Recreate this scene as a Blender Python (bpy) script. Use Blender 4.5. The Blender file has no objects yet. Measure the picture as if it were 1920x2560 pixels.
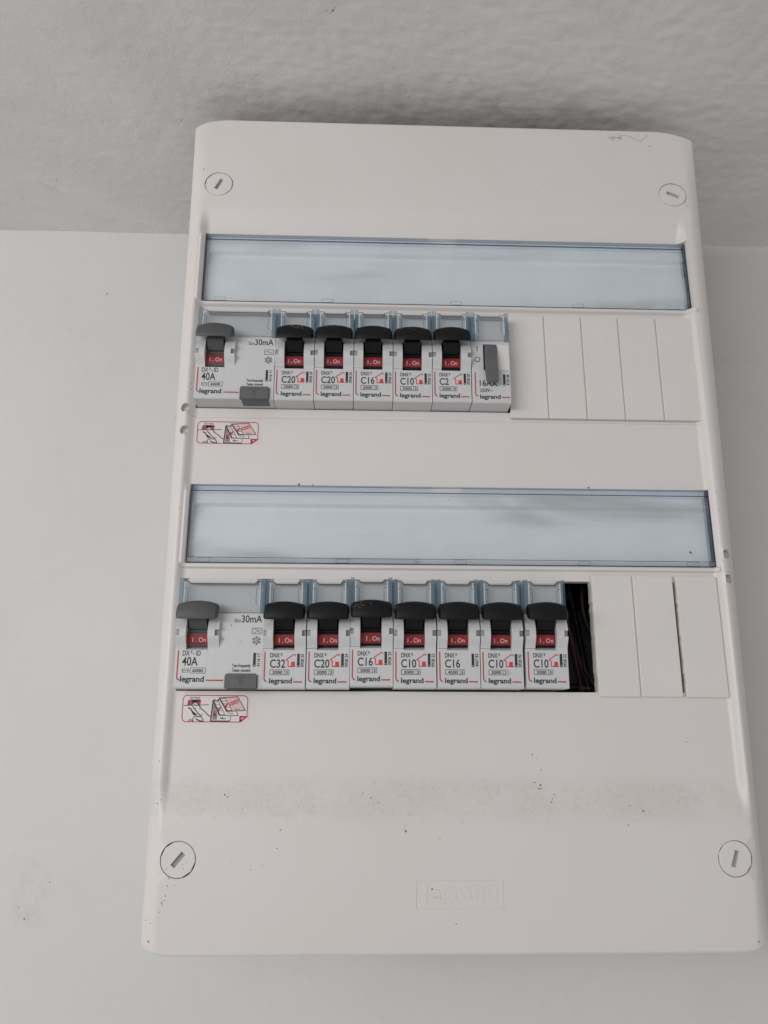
import bpy, bmesh, math, random
from mathutils import Vector, Matrix, noise, Euler
random.seed(7)
MM = 0.001
C = bpy.context.scene.collection
sc = bpy.context.scene

# ------------------------------------------------------------------ camera
cam_d = bpy.data.cameras.new('camera'); cam = bpy.data.objects.new('camera', cam_d); C.objects.link(cam)
sc.camera = cam
cam_d.sensor_fit = 'HORIZONTAL'; cam_d.sensor_width = 36.0; cam_d.lens = 36.0 * 1923.0 / 1920.0
cam_d.clip_start = 0.01; cam_d.clip_end = 50.0
PITCH, YAW, ROLL = 0.264723, 0.0329766, 0.0028033
fw = Vector((math.sin(YAW) * math.cos(PITCH), math.cos(YAW) * math.cos(PITCH), math.sin(PITCH)))
rt = Vector((math.cos(YAW), -math.sin(YAW), 0)); up = rt.cross(fw)
r2 = rt * math.cos(ROLL) + up * math.sin(ROLL); u2 = -rt * math.sin(ROLL) + up * math.cos(ROLL)
cam.matrix_world = Matrix(((r2.x, u2.x, -fw.x, -0.040353), (r2.y, u2.y, -fw.y, -0.314769), (r2.z, u2.z, -fw.z, -0.026894), (0, 0, 0, 1)))

# ------------------------------------------------------------------ light
w = bpy.data.worlds.new('World'); sc.world = w; w.use_nodes = True
bgn = w.node_tree.nodes['Background']; bgn.inputs[0].default_value = (1.0, 0.992, 0.985, 1); bgn.inputs[1].default_value = 0.425

def area(name, loc, target, sx, sy, power, col):
    l = bpy.data.lights.new(name, 'AREA'); l.shape = 'RECTANGLE'; l.size = sx; l.size_y = sy; l.energy = power; l.color = col
    o = bpy.data.objects.new(name, l); C.objects.link(o); o.location = loc
    o.rotation_euler = (Vector(target) - Vector(loc)).to_track_quat('-Z', 'Y').to_euler()
    return o
area('window_light', (-0.85, -1.00, 0.10), (0, 0, 0.12), 0.9, 0.26, 7.2, (1.0, 0.99, 0.98))
sc.view_settings.view_transform = 'Standard'; sc.view_settings.look = 'None'
sc.view_settings.exposure = 0.0; sc.view_settings.gamma = 1.0
sc.render.resolution_x = 768; sc.render.resolution_y = 1024

# ------------------------------------------------------------------ materials
def mat(name, col, rough=0.45, bump=None, var=None, spec=0.5, metal=0.0):
    m = bpy.data.materials.new(name); m.use_nodes = True; nt = m.node_tree; b = nt.nodes['Principled BSDF']
    b.inputs['Base Color'].default_value = (*col, 1); b.inputs['Roughness'].default_value = rough
    b.inputs['Specular IOR Level'].default_value = spec; b.inputs['Metallic'].default_value = metal
    tc = nt.nodes.new('ShaderNodeTexCoord'); m['b'] = 1
    if bump:
        n = nt.nodes.new('ShaderNodeTexNoise'); n.inputs['Scale'].default_value = bump[0]; n.inputs['Detail'].default_value = 4
        nt.links.new(tc.outputs['Object'], n.inputs['Vector'])
        bp = nt.nodes.new('ShaderNodeBump'); bp.inputs['Strength'].default_value = bump[1]; bp.inputs['Distance'].default_value = bump[2]
        nt.links.new(n.outputs['Fac'], bp.inputs['Height']); nt.links.new(bp.outputs['Normal'], b.inputs['Normal'])
    if var:
        n = nt.nodes.new('ShaderNodeTexNoise'); n.inputs['Scale'].default_value = var[0]; n.inputs['Detail'].default_value = 5
        nt.links.new(tc.outputs['Object'], n.inputs['Vector'])
        r = nt.nodes.new('ShaderNodeValToRGB'); r.color_ramp.elements[0].position = 0.3; r.color_ramp.elements[1].position = 0.75
        r.color_ramp.elements[0].color = (*[c * (1 - var[1]) for c in col], 1); r.color_ramp.elements[1].color = (*[min(1, c * (1 + var[1])) for c in col], 1)
        nt.links.new(n.outputs['Fac'], r.inputs['Fac']); nt.links.new(r.outputs['Color'], b.inputs['Base Color'])
    return m

class NT:
    """tiny helper to wire shader nodes"""
    def __init__(s, m): s.t = m.node_tree; s.b = s.t.nodes.get('Principled BSDF')
    def n(s, typ, **kw):
        x = s.t.nodes.new(typ)
        for k, v in kw.items(): setattr(x, k, v)
        return x
    def l(s, a, b): s.t.links.new(a, b)
    def math(s, op, a, b=None, clamp=False):
        x = s.n('ShaderNodeMath', operation=op, use_clamp=clamp)
        for i, v in enumerate((a, b)):
            if v is None: continue
            if isinstance(v, (int, float)): x.inputs[i].default_value = v
            else: s.l(v, x.inputs[i])
        return x.outputs[0]
    def rng(s, v, a, b, c=0.0, d=1.0):
        x = s.n('ShaderNodeMapRange', interpolation_type='SMOOTHSTEP')
        s.l(v, x.inputs[0])
        for i, q in zip((1, 2, 3, 4), (a, b, c, d)): x.inputs[i].default_value = q
        return x.outputs[0]
    def noise(s, vec, scale, detail=5, rough=0.55, dist=0.0):
        x = s.n('ShaderNodeTexNoise'); x.inputs['Scale'].default_value = scale; x.inputs['Detail'].default_value = detail
        x.inputs['Roughness'].default_value = rough; x.inputs['Distortion'].default_value = dist
        s.l(vec, x.inputs['Vector']); return x.outputs['Fac']
    def mix(s, f, a, b):
        x = s.n('ShaderNodeMix', data_type='RGBA')
        if isinstance(f, (int, float)): x.inputs[0].default_value = f
        else: s.l(f, x.inputs[0])
        for i, v in ((6, a), (7, b)):
            if isinstance(v, tuple): x.inputs[i].default_value = (*v, 1)
            else: s.l(v, x.inputs[i])
        return x.outputs[2]

M = {}
# cover: slightly yellowed white plastic, fine grain, faint grime and the dust that settled on the lower ledge
m = M['cover'] = mat('cover_plastic', (0.70, 0.672, 0.645), 0.42); k = NT(m)
tc = k.n('ShaderNodeTexCoord').outputs['Object']; sep = k.n('ShaderNodeSeparateXYZ'); k.l(tc, sep.inputs[0])
z = sep.outputs['Z']
band = k.math('MULTIPLY', k.rng(z, -0.0690, -0.0600), k.rng(z, -0.0455, -0.0530))
d1 = k.rng(k.noise(tc, 45, 6, 0.65), 0.30, 0.60); d2 = k.rng(k.noise(tc, 900, 3, 0.7), 0.50, 0.66)
d3 = k.rng(k.noise(tc, 320, 4, 0.7, 1.5), 0.53, 0.62)
dust = k.math('MULTIPLY', band, k.math('ADD', k.math('MULTIPLY', d1, 0.085), k.math('MULTIPLY', k.math('MULTIPLY', d2, d1), 0.12), True))
dust = k.math('ADD', dust, k.math('MULTIPLY', band, k.math('MULTIPLY', d3, 0.07)), True)
g1 = k.rng(k.noise(tc, 14, 5, 0.6), 0.35, 0.75)
base = k.mix(g1, (0.718, 0.686, 0.668), (0.698, 0.662, 0.642))
col = k.mix(dust, base, (0.25, 0.235, 0.215)); k.l(col, k.b.inputs['Base Color'])
k.l(k.rng(dust, 0, 0.5, 0.42, 0.8), k.b.inputs['Roughness'])
bp = k.n('ShaderNodeBump'); bp.inputs['Strength'].default_value = 0.25; bp.inputs['Distance'].default_value = 0.00012
k.l(k.noise(tc, 1600, 2), bp.inputs['Height']); k.l(bp.outputs[0], k.b.inputs['Normal'])

M['blank'] = mat('blanking_plastic', (0.718, 0.687, 0.668), 0.45, (1600, 0.25, 0.00012), (60, 0.02))
M['blank_edge'] = mat('snapped_plastic', (0.64, 0.605, 0.55), 0.6, (900, 0.5, 0.0003), (120, 0.12))
M['casing'] = mat('casing_plastic', (0.60, 0.602, 0.612), 0.42, (1800, 0.2, 0.0001), (90, 0.025))
M['black'] = mat('black_plastic', (0.006, 0.0065, 0.008), 0.46, (1300, 0.25, 0.0001), (200, 0.25), 0.24)
M['grey'] = mat('grey_plastic', (0.082, 0.084, 0.088), 0.5, (1300, 0.25, 0.0001), (150, 0.08), 0.4)
M['grey2'] = mat('light_grey_plastic', (0.115, 0.118, 0.125), 0.5, (1300, 0.2, 0.0001), (150, 0.06), 0.4)
M['dark'] = mat('dark_recess', (0.012, 0.012, 0.013), 0.8)
M['shade_lining'] = mat('shade_lining_black', (0.008, 0.008, 0.009), 0.7, (300, .2, .0003), (40, .2))  # near-black colour stands in for the shade inside the enclosed box
M['red'] = mat('red_plastic', (0.26, 0.010, 0.017), 0.45, None, (180, 0.10))
M['pred'] = mat('red_print', (0.50, 0.055, 0.075), 0.6, None, (900, 0.08))
M['hred'] = mat('house_print', (0.60, 0.045, 0.045), 0.6)
M['ink'] = mat('black_print', (0.022, 0.025, 0.034), 0.6, None, (1200, 0.3))
M['ink2'] = mat('grey_print', (0.045, 0.048, 0.058), 0.6, None, (1200, 0.3))
M['pwhite'] = mat('white_print', (0.62, 0.52, 0.52), 0.6, None, (900, 0.25))
M['notch'] = mat('notch_grey', (0.34, 0.34, 0.34), 0.6)
M['paper'] = mat('paper', (0.84, 0.845, 0.855), 0.7, None, (45, 0.03))
M['stick'] = mat('sticker_film', (0.72, 0.665, 0.655), 0.35, None, (70, 0.02))
M['spink'] = mat('sticker_pink', (0.70, 0.50, 0.475), 0.5)
M['sgrey'] = mat('sticker_grey', (0.28, 0.28, 0.28), 0.5)
M['scrim'] = mat('sticker_crimson', (0.44, 0.03, 0.085), 0.5)
M['speck'] = mat('speck_dirt', (0.15, 0.122, 0.098), 0.8, None, (2000, 0.4))
M['rust'] = mat('speck_rust', (0.27, 0.12, 0.06), 0.8, None, (2000, 0.4))
M['web'] = mat('web_dust', (0.45, 0.43, 0.41), 0.95, None, (900, 0.3))
M['web_shade'] = mat('web_shaded', (0.09, 0.085, 0.08), 0.95)  # darker copy of the web colour, carrying the gap's shade
M['stain'] = mat('dried_stain', (0.50, 0.46, 0.42), 0.7, None, (700, 0.2))
M['steel'] = mat('zinc_steel', (0.35, 0.35, 0.36), 0.4, None, None, 0.5, 0.9)
M['wred'] = mat('wire_red', (0.035, 0.004, 0.006), 0.45); M['wblue'] = mat('wire_blue', (0.006, 0.007, 0.016), 0.45)
M['wblack'] = mat('wire_black', (0.015, 0.015, 0.015), 0.45); M['wbrown'] = mat('wire_brown', (0.014, 0.006, 0.004), 0.45)

def clear(name, tint, dirt, dcol=(0.42, 0.45, 0.47), rough=0.12, smudge=False):
    """tinted transparent plastic: tinted see-through, fresnel gloss, and a film of dust"""
    m = bpy.data.materials.new(name); m.use_nodes = True; k = NT(m); k.t.nodes.remove(k.b)
    out = k.t.nodes['Material Output']; tc = k.n('ShaderNodeTexCoord').outputs['Object']
    t = k.n('ShaderNodeBsdfTransparent'); t.inputs[0].default_value = (*tint, 1)
    g = k.n('ShaderNodeBsdfGlossy'); g.inputs['Roughness'].default_value = rough
    lw = k.n('ShaderNodeLayerWeight'); lw.inputs['Blend'].default_value = 0.5
    f = k.math('ADD', k.math('MULTIPLY', k.math('POWER', lw.outputs['Facing'], 5.0), 0.9), 0.03, True)
    a = k.n('ShaderNodeMixShader'); k.l(f, a.inputs[0]); k.l(t.outputs[0], a.inputs[1]); k.l(g.outputs[0], a.inputs[2])
    d = k.n('ShaderNodeBsdfDiffuse'); d.inputs[0].default_value = (*dcol, 1)
    nz = k.noise(tc, 40, 6, 0.6, 0.4)
    fac = k.rng(nz, 0.35, 0.75, dirt * 0.55, dirt * 1.35)
    if smudge:
        mp = k.n('ShaderNodeMapping'); mp.inputs['Scale'].default_value = (14, 1, 55); mp.inputs['Rotation'].default_value = (0, 0.16, 0); k.l(tc, mp.inputs[0])
        s1 = k.rng(k.noise(mp.outputs[0], 0.8, 2.5, 0.5, 0.9), 0.52, 0.76, 0, 0.22)
        fac = k.math('ADD', fac, s1, True)
    b = k.n('ShaderNodeMixShader'); k.l(fac, b.inputs[0]); k.l(a.outputs[0], b.inputs[1]); k.l(d.outputs[0], b.inputs[2])
    k.l(b.outputs[0], out.inputs[0]); return m
M['flap'] = clear('flap_plastic', (0.946, 0.966, 0.978), 0.03, (0.42, 0.44, 0.45), 0.15, True)
M['flap_rim'] = clear('flap_rim_plastic', (0.90, 0.93, 0.965), 0.05, (0.36, 0.41, 0.50))
M['flap_line'] = clear('flap_edge_plastic', (0.46, 0.50, 0.56), 0.25, (0.12, 0.14, 0.19))
M['flap_pale'] = clear('flap_pale_plastic', (0.96, 0.97, 0.985), 0.10, (0.62, 0.65, 0.68))
M['hold'] = clear('holder_plastic', (0.952, 0.966, 0.974), 0.035, (0.46, 0.48, 0.51))
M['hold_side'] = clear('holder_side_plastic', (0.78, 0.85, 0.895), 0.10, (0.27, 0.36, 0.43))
M['lip'] = mat('lip_plastic', (0.62, 0.61, 0.60), 0.45)
M['hold_line'] = clear('holder_line_plastic', (0.35, 0.37, 0.40), 0.3, (0.10, 0.11, 0.12))
M['hold_pale'] = clear('holder_pale_plastic', (0.95, 0.96, 0.975), 0.14, (0.62, 0.63, 0.65))

# ------------------------------------------------------------------ mesh helper (all numbers in millimetres: x right, d away from viewer, z up)
class MB:
    def __init__(s): s.v = []; s.f = []
    def add(s, vs, fs):
        o = len(s.v); s.v += [tuple(p) for p in vs]; s.f += [tuple(i + o for i in f) for f in fs]; return s
    def box(s, x0, x1, d0, d1, z0, z1):
        vs = [(x, d, z) for x in (x0, x1) for d in (d0, d1) for z in (z0, z1)]
        return s.add(vs, [(0, 1, 3, 2), (4, 6, 7, 5), (0, 4, 5, 1), (2, 3, 7, 6), (0, 2, 6, 4), (1, 5, 7, 3)])
    def prof(s, pts, x0, x1):
        """closed (d,z) outline extruded along x"""
        n = len(pts); vs = [(x0, d, z) for d, z in pts] + [(x1, d, z) for d, z in pts]
        fs = [(i, (i + 1) % n, n + (i + 1) % n, n + i) for i in range(n)]
        fs += [tuple(range(n))[::-1], tuple(range(n, 2 * n))]
        return s.add(vs, fs)
    def poly(s, pts, d):
        """flat (x,z) polygon at depth d facing the viewer"""
        return s.add([(x, d, z) for x, z in pts], [tuple(range(len(pts)))])
    def slab(s, pts, d0, d1):
        n = len(pts); vs = [(x, d0, z) for x, z in pts] + [(x, d1, z) for x, z in pts]
        return s.add(vs, [tuple(range(n)), tuple(range(n, 2 * n))[::-1]] + [(i, n + i, n + (i + 1) % n, (i + 1) % n) for i in range(n)])
    def rect(s, x0, x1, z0, z1, d): return s.poly([(x0, z0), (x1, z0), (x1, z1), (x0, z1)], d)
    def stroke(s, pts, wd, d, closed=False):
        """flat ribbon of width wd along (x,z) points, mitred"""
        n = len(pts); L = []; Rr = []
        for i, p in enumerate(pts):
            a = pts[i - 1] if (i > 0 or closed) else None; b = pts[(i + 1) % n] if (i < n - 1 or closed) else None
            dirs = []
            if a: dirs.append(Vector((p[0] - a[0], p[1] - a[1])))
            if b: dirs.append(Vector((b[0] - p[0], b[1] - p[1])))
            dirs = [q.normalized() for q in dirs if q.length > 1e-9] or [Vector((1, 0))]
            t = sum(dirs, Vector((0, 0))); t = t.normalized() if t.length > 1e-6 else dirs[0]
            nrm = Vector((-t.y, t.x)); kk = max(0.45, abs(nrm.dot(Vector((-dirs[0].y, dirs[0].x)))))
            off = nrm * (wd / 2 / kk); L.append((p[0] + off.x, d, p[1] + off.y)); Rr.append((p[0] - off.x, d, p[1] - off.y))
        m_ = n if closed else n - 1
        return s.add(L + Rr, [(i, n + i, n + (i + 1) % n, (i + 1) % n) for i in range(m_)])
    def disc(s, cx, cz, r, d, n=20): return s.poly([(cx + r * math.cos(2 * math.pi * i / n), cz + r * math.sin(2 * math.pi * i / n)) for i in range(n)], d)
    def ring(s, cx, cz, r, wd, d, n=24): return s.stroke([(cx + r * math.cos(2 * math.pi * i / n), cz + r * math.sin(2 * math.pi * i / n)) for i in range(n)], wd, d, True)
    def frame(s, x0, x1, z0, z1, wd, d): return s.stroke([(x0, z0), (x1, z0), (x1, z1), (x0, z1)], wd, d, True)
    def text(s, t, x0, x1, z0, z1, d, bold=0.014, rot=False, relief=0.0):
        """lettering fitted so that it runs x0..x1 with its tallest letters z0..z1 (rot: read upwards)"""
        vs, fs = glyphs(t, bold); a = min(p[0] for p in vs); b = max(p[0] for p in vs); h = max(p[1] for p in vs)
        if rot:
            sx = (z1 - z0) / (b - a); sz = (x1 - x0) / h
            return s.add([(x1 - p[1] * sz, d, z0 + (p[0] - a) * sx) for p in vs], fs)
        sx = (x1 - x0) / (b - a); sz = (z1 - z0) / h
        return s.add([(x0 + (p[0] - a) * sx, d, z0 + p[1] * sz) for p in vs], fs)
    def tube(s, pts, r, n=8):
        base = len(s.v); P = [Vector(p) for p in pts]
        for i, p in enumerate(P):
            t = (P[min(i + 1, len(P) - 1)] - P[max(i - 1, 0)]).normalized()
            a = t.orthogonal().normalized(); b = t.cross(a)
            ref = Vector((1, 0, 0)); a = (ref - t * ref.dot(t)); a = a.normalized() if a.length > .1 else t.orthogonal().normalized(); b = t.cross(a)
            rr = r[i] if isinstance(r, (list, tuple)) else r
            for j in range(n): s.v.append(tuple(p + a * rr * math.cos(2 * math.pi * j / n) + b * rr * math.sin(2 * math.pi * j / n)))
        for i in range(len(P) - 1):
            for j in range(n): s.f.append((base + i * n + j, base + i * n + (j + 1) % n, base + (i + 1) * n + (j + 1) % n, base + (i + 1) * n + j))
        s.f.append(tuple(base + j for j in range(n))); s.f.append(tuple(base + (len(P) - 1) * n + j for j in range(n)))
        return s
    def mesh(s, name, material, smooth=None):
        me = bpy.data.meshes.new(name); me.from_pydata([(x * MM, d * MM, z * MM) for x, d, z in s.v], [], s.f)
        bm = bmesh.new(); bm.from_mesh(me)
        if smooth != 'keep': bmesh.ops.recalc_face_normals(bm, faces=bm.faces[:])
        bm.to_mesh(me); bm.free()
        if smooth:
            me.shade_smooth(); me.set_sharp_from_angle(angle=math.radians(38))
        if material: me.materials.append(M[material])
        return me

_gl = {}
def glyphs(t, bold):
    if (t, bold) in _gl: return _gl[(t, bold)]
    cu = bpy.data.curves.new('t', 'FONT'); cu.body = t; cu.size = 1.0; cu.offset = bold; cu.resolution_u = 4; cu.fill_mode = 'FRONT'
    o = bpy.data.objects.new('t', cu); C.objects.link(o); dg = bpy.context.evaluated_depsgraph_get(); dg.update()
    me = bpy.data.meshes.new_from_object(o.evaluated_get(dg))
    r = ([(v.co.x, v.co.y) for v in me.vertices], [tuple(p.vertices) for p in me.polygons])
    bpy.data.objects.remove(o); bpy.data.curves.remove(cu); bpy.data.meshes.remove(me)
    _gl[(t, bold)] = r; return r

def link(name, me, parent=None, bevel=0.0):
    o = bpy.data.objects.new(name, me); C.objects.link(o); o.parent = parent
    if bevel:
        b = o.modifiers.new('bevel', 'BEVEL'); b.width = bevel * MM; b.segments = 2; b.limit_method = 'ANGLE'; b.angle_limit = math.radians(40)
    return o
def part(name, mb, material, parent, smooth=None, bevel=0.0): return link(name, mb.mesh(name, material, smooth), parent, bevel)
def tag(o, label, cat, group=None):
    o['label'] = label; o['category'] = cat
    if group: o['group'] = group
    return o
def empty(name, loc=(0, 0, 0)):
    o = bpy.data.objects.new(name, None); C.objects.link(o); o.location = [c * MM for c in loc]; o.empty_display_size = 0.01; return o
def sstep(a, b, x):
    t = max(0.0, min(1.0, (x - a) / (b - a))); return t * t * (3 - 2 * t)

# ------------------------------------------------------------------ the setting: wall and ceiling
WALL_D = 122.0; CEIL = 276.2
m = M['wall'] = mat('wall_paint', (0.66, 0.66, 0.66), 0.75); k = NT(m)
tc = k.n('ShaderNodeTexCoord').outputs['Object']; sep = k.n('ShaderNodeSeparateXYZ'); k.l(tc, sep.inputs[0])
x_, z_ = sep.outputs['X'], sep.outputs['Z']
n1 = k.rng(k.noise(tc, 5, 5, 0.6), 0.3, 0.7)
b1 = k.mix(n1, (0.648, 0.646, 0.650), (0.682, 0.676, 0.672))
# the brownish damp stain low on the left
ex = k.math('DIVIDE', k.math('ADD', x_, 0.206), 0.012); ez = k.math('DIVIDE', k.math('ADD', z_, 0.113), 0.022)
rr_ = k.math('ADD', k.math('MULTIPLY', ex, ex), k.math('MULTIPLY', ez, ez))
st = k.math('MULTIPLY', k.rng(rr_, 1.3, 0.2), k.rng(k.noise(tc, 120, 6, 0.7), 0.42, 0.68))
b2 = k.mix(k.math('MULTIPLY', st, 0.17), b1, (0.36, 0.32, 0.27))
sm = k.rng(k.noise(tc, 16, 7, 0.7, 0.8), 0.52, 0.80, 0, 0.20)
b3 = k.mix(sm, b2, (0.45, 0.43, 0.41)); k.l(b3, k.b.inputs['Base Color'])
bp = k.n('ShaderNodeBump'); bp.inputs['Strength'].default_value = 0.35; bp.inputs['Distance'].default_value = 0.0006
k.l(k.math('ADD', k.math('MULTIPLY', k.noise(tc, 380, 4, 0.6), 0.7), k.math('ADD', k.noise(tc, 90, 5, 0.5), k.math('MULTIPLY', k.noise(tc, 18, 4), 2.0))), bp.inputs['Height']); k.l(bp.outputs[0], k.b.inputs['Normal'])

m = M['ceil'] = mat('ceiling_plaster', (0.62, 0.61, 0.60), 0.8); k = NT(m)
tc = k.n('ShaderNodeTexCoord').outputs['Object']
n1 = k.rng(k.noise(tc, 9, 7, 0.66, 0.5), 0.32, 0.70); b1 = k.mix(n1, (0.71, 0.70, 0.69), (0.79, 0.775, 0.76))
sm = k.rng(k.noise(tc, 24, 7, 0.72, 0.8), 0.55, 0.80, 0, 0.30); b2 = k.mix(sm, b1, (0.36, 0.34, 0.32))
# grime plus painted shade that deepens the contact shadow above the box
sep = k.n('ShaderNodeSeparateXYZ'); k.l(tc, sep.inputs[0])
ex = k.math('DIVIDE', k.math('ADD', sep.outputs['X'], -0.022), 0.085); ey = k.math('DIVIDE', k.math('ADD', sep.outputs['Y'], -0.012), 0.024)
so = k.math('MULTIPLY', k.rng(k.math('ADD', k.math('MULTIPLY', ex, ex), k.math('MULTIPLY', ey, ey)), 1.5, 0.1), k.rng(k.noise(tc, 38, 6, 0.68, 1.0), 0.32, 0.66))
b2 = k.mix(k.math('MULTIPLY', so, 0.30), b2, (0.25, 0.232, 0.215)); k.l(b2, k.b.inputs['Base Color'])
bp = k.n('ShaderNodeBump'); bp.inputs['Strength'].default_value = 0.42; bp.inputs['Distance'].default_value = 0.0005
k.l(k.math('ADD', k.math('MULTIPLY', k.noise(tc, 480, 5, 0.65, 0.6), 1.0), k.math('MULTIPLY', k.noise(tc, 120, 5, 0.6, 1.0), k.rng(k.noise(tc, 14, 3), 0.35, 0.65, 0.3, 2.2))), bp.inputs['Height']); k.l(bp.outputs[0], k.b.inputs['Normal'])

mb = MB(); mb.add([(-1500, WALL_D, -1500), (1500, WALL_D, -1500), (1500, WALL_D, CEIL + 5), (-1500, WALL_D, CEIL + 5)], [(0, 1, 2, 3)])
o = part('wall', mb, 'wall', None); o['kind'] = 'structure'

def ceil_z(x, d):
    """uneven hand-trowelled plaster: lumpy around the box, smoother to the left"""
    rough = 0.30 + 0.70 * sstep(-190, -60, x + 0.35 * (d + 60)) - 0.35 * sstep(150, 230, x)
    near = sstep(-110, 10, d) * sstep(-150, -90, x) * (1 - sstep(120, 190, x))
    p = Vector((x * 0.17, d * 0.20, 0.3)); q = Vector((x * 0.42, d * 0.46, 4.1)); r = Vector((x * 0.012, d * 0.014, 9.0))
    h = noise.fractal(p, 0.8, 2.1, 3) * 0.30 + noise.fractal(q, 0.8, 2.0, 2) * 0.20
    h -= 0.45 * max(0.0, noise.noise(Vector((x * 0.11 + 5, d * 0.13, 3.3))) - 0.22)
    wx = x + 9 * noise.noise(Vector((x * .03, d * .05, 1))); streak = noise.fractal(Vector((wx * 0.06, d * 0.45, 7)), 0.8, 2, 3)
    return CEIL + rough * h * 0.9 + noise.noise(r) * 0.6 + near * streak * 0.20
mb = MB()
xs = [-1500, -900, -500] + [-380 + 1.9 * i for i in range(401)] + [500, 900, 1500]
ds = [-2600, -1400, -700, -400] + [-260 + 1.5 * i for i in range(257)]
nx = len(xs)
fade = lambda x, d: sstep(-380, -330, x) * (1 - sstep(330, 380, x)) * sstep(-260, -220, d)
for d in ds:
    for x in xs:
        f = fade(x, d) if (-380 < x < 380 and d > -260) else 0.0
        mb.v.append((x, d, CEIL + (ceil_z(x, d) - CEIL) * f if f else CEIL))
for j in range(len(ds) - 1):
    for i in range(nx - 1):
        a = j * nx + i; mb.f.append((a, a + nx, a + nx + 1, a + 1))
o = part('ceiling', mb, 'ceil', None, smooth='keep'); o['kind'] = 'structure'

# ------------------------------------------------------------------ distribution box: moulded cover
DC = 8.8        # depth of the recessed middle field
ZT, ZB = 263.2, -113.0
CUT1 = (-114.6, 113.5, 108.5, 154.3); CUT2 = (-114.2, 112.0, -15.45, 30.9)
WIN1 = (-115.2, 116.6, 161.6, 198.0); WIN2 = (-113.8, 114.4, 37.4, 72.6)
def edges(z):
    t = (ZT - z) / (ZT - ZB); return -124.2 + 2.6 * t, 127.0 - 6.0 * t
def rail_d(z):
    return 5.5 + 2.0 * sstep(205, 264, z) + 4.5 * (max(0, -66 - z) / 47.0) ** 1.5
def cover_d(x, z):
    L, R = edges(z); e = min(x - L, R - x); t = (ZT - z) / (ZT - ZB)
    d = rail_d(z)
    # middle field sunk behind the side rails; upper and lower lobes blend into it
    f = sstep(-118.8, -113.6, x) * (1 - sstep(112.8, 116.8, x))
    fz = (1 - sstep(198.5, 212, z)) * sstep(-66, -49, z)
    tgt = DC - 0.0
    if 103.6 < z < 160.5: tgt += 0.7 * min(1, (z - 103.6) / 0.5) * min(1, (160.5 - z) / 1.0)
    d = d + (tgt - d) * f * fz
    # raised rim left of and below each flap
    for (a, b, c, g) in (WIN1, WIN2):
        if c - 3.2 < z < g + 0.2 and a - 3.0 < x < b + 1.0:
            rl = sstep(a - 2.6, a - 1.5, x) * (1 - sstep(a - 0.7, a + 0.3, x) * 0.6) * (1 if x < a + .1 else 0) * (1 - sstep(g - 4, g, z))
            rb = (sstep(c - 2.4, c - 1.5, z) * (1 - sstep(c - 0.6, c + .3, z) * 0.5)) if z < c + .1 else 0
            d -= 1.2 * max(rl * sstep(c - 2.4, c - 1, z), rb)
    # rounded edges
    De = 8.9 + 4.6 * t
    if e < 7.0:
        q = 1 - max(0.0, e) / 7.0; d += (De - .4 - min(De - 1, rail_d(z))) * q ** 1.8
    if e < 0.6: d += .4 * (1 - max(0.0, e) / .6) ** 2
    ev = min(ZT - z, z - ZB)
    if ev < 1.2: d += 0.8 * (1 - max(0.0, ev) / 1.2) ** 2
    # shallow moulded frame of the emblem
    return d

SCREWS = [(-110.3, 223.9, 64), (112.5, 224.2, -24), (-108.2, -78.5, 50), (108.1, -78.7, 72)]
HOLES = [(-118.4, 107.6, -1), (-118.1, 96.9, -1), (118.6, 43.1, 1), (118.4, 32.2, 1)]
def lines(lo, hi, step, feats, fine):
    s = {round(lo, 3), round(hi, 3)}
    for f in feats: s.add(round(f, 3))
    for a, b, st in fine:
        n = int((b - a) / st)
        for i in range(n + 1): s.add(round(a + st * i, 3))
    v = lo
    while v < hi: s.add(round(v, 3)); v += step
    s = sorted(s); keep = [s[0]]; F = {round(f, 3) for f in feats} | {round(lo, 3), round(hi, 3)}
    for q in s[1:]:
        if q - keep[-1] < 0.12:
            if q in F:
                if keep[-1] in F and len(keep) > 1: keep.append(q)
                else: keep[-1] = q
            continue
        keep.append(q)
    return keep
fx = [CUT1[0], CUT1[1], CUT2[0], CUT2[1], WIN1[0], WIN1[1], WIN2[0], WIN2[1]]; fz_ = [CUT1[2], CUT1[3], CUT2[2], CUT2[3], WIN1[2], WIN1[3], WIN2[2], WIN2[3]]
SR, SA, HR, HA = 6.85, 8.4, 2.15, 2.9
for sx, sz, _ in SCREWS: fx += [sx - SA, sx + SA]; fz_ += [sz - SA, sz + SA]
for sx, sz, _ in HOLES: fx += [sx - HA, sx + HA]; fz_ += [sz - HA, sz + HA]
gx = lines(-125, 125, 2.5, fx, [(-125, -111, 0.45), (110, 125, 0.45)])
gz = lines(ZB, ZT, 2.5, fz_, [(ZB, ZB + 4, 0.4), (ZT - 4, ZT, 0.4), (102.6, 104.8, 0.25), (157, 162.5, 0.35), (196, 214, 1), (34.3, 38, 0.3), (-68, -47, 1), (-88, -70, 1.0), (213, 234, 1.0), (28, 48, 0.8), (93, 112, 0.8)])
def place(s, z):
    """grid line -> real position: the sides taper a little and the outline's corners are rounded off"""
    L, R = edges(z); x = s
    if s < -119: x = -119 + (s + 119) / 6.0 * (-119 - L)
    if s > 119: x = 119 + (s - 119) / 6.0 * (R - 119)
    g = (max(0.0, abs(s) - 107) / 18.0) ** 2
    if z > ZT - 14: z = z - 4.6 * g * (z - (ZT - 14)) / 14
    if z < ZB + 14: z = z + 3.8 * g * ((ZB + 14) - z) / 14
    return x, z
def inside(x, z, r): return r[0] < x < r[1] and r[2] < z < r[3]
sq = [((a - SA, a + SA, b - SA, b + SA), (a, b), SR, 0) for a, b, _ in SCREWS] + [((a - HA, a + HA, b - HA, b + HA), (a, b), HR, k_) for a, b, k_ in HOLES]
mb = MB(); idx = {}
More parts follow.
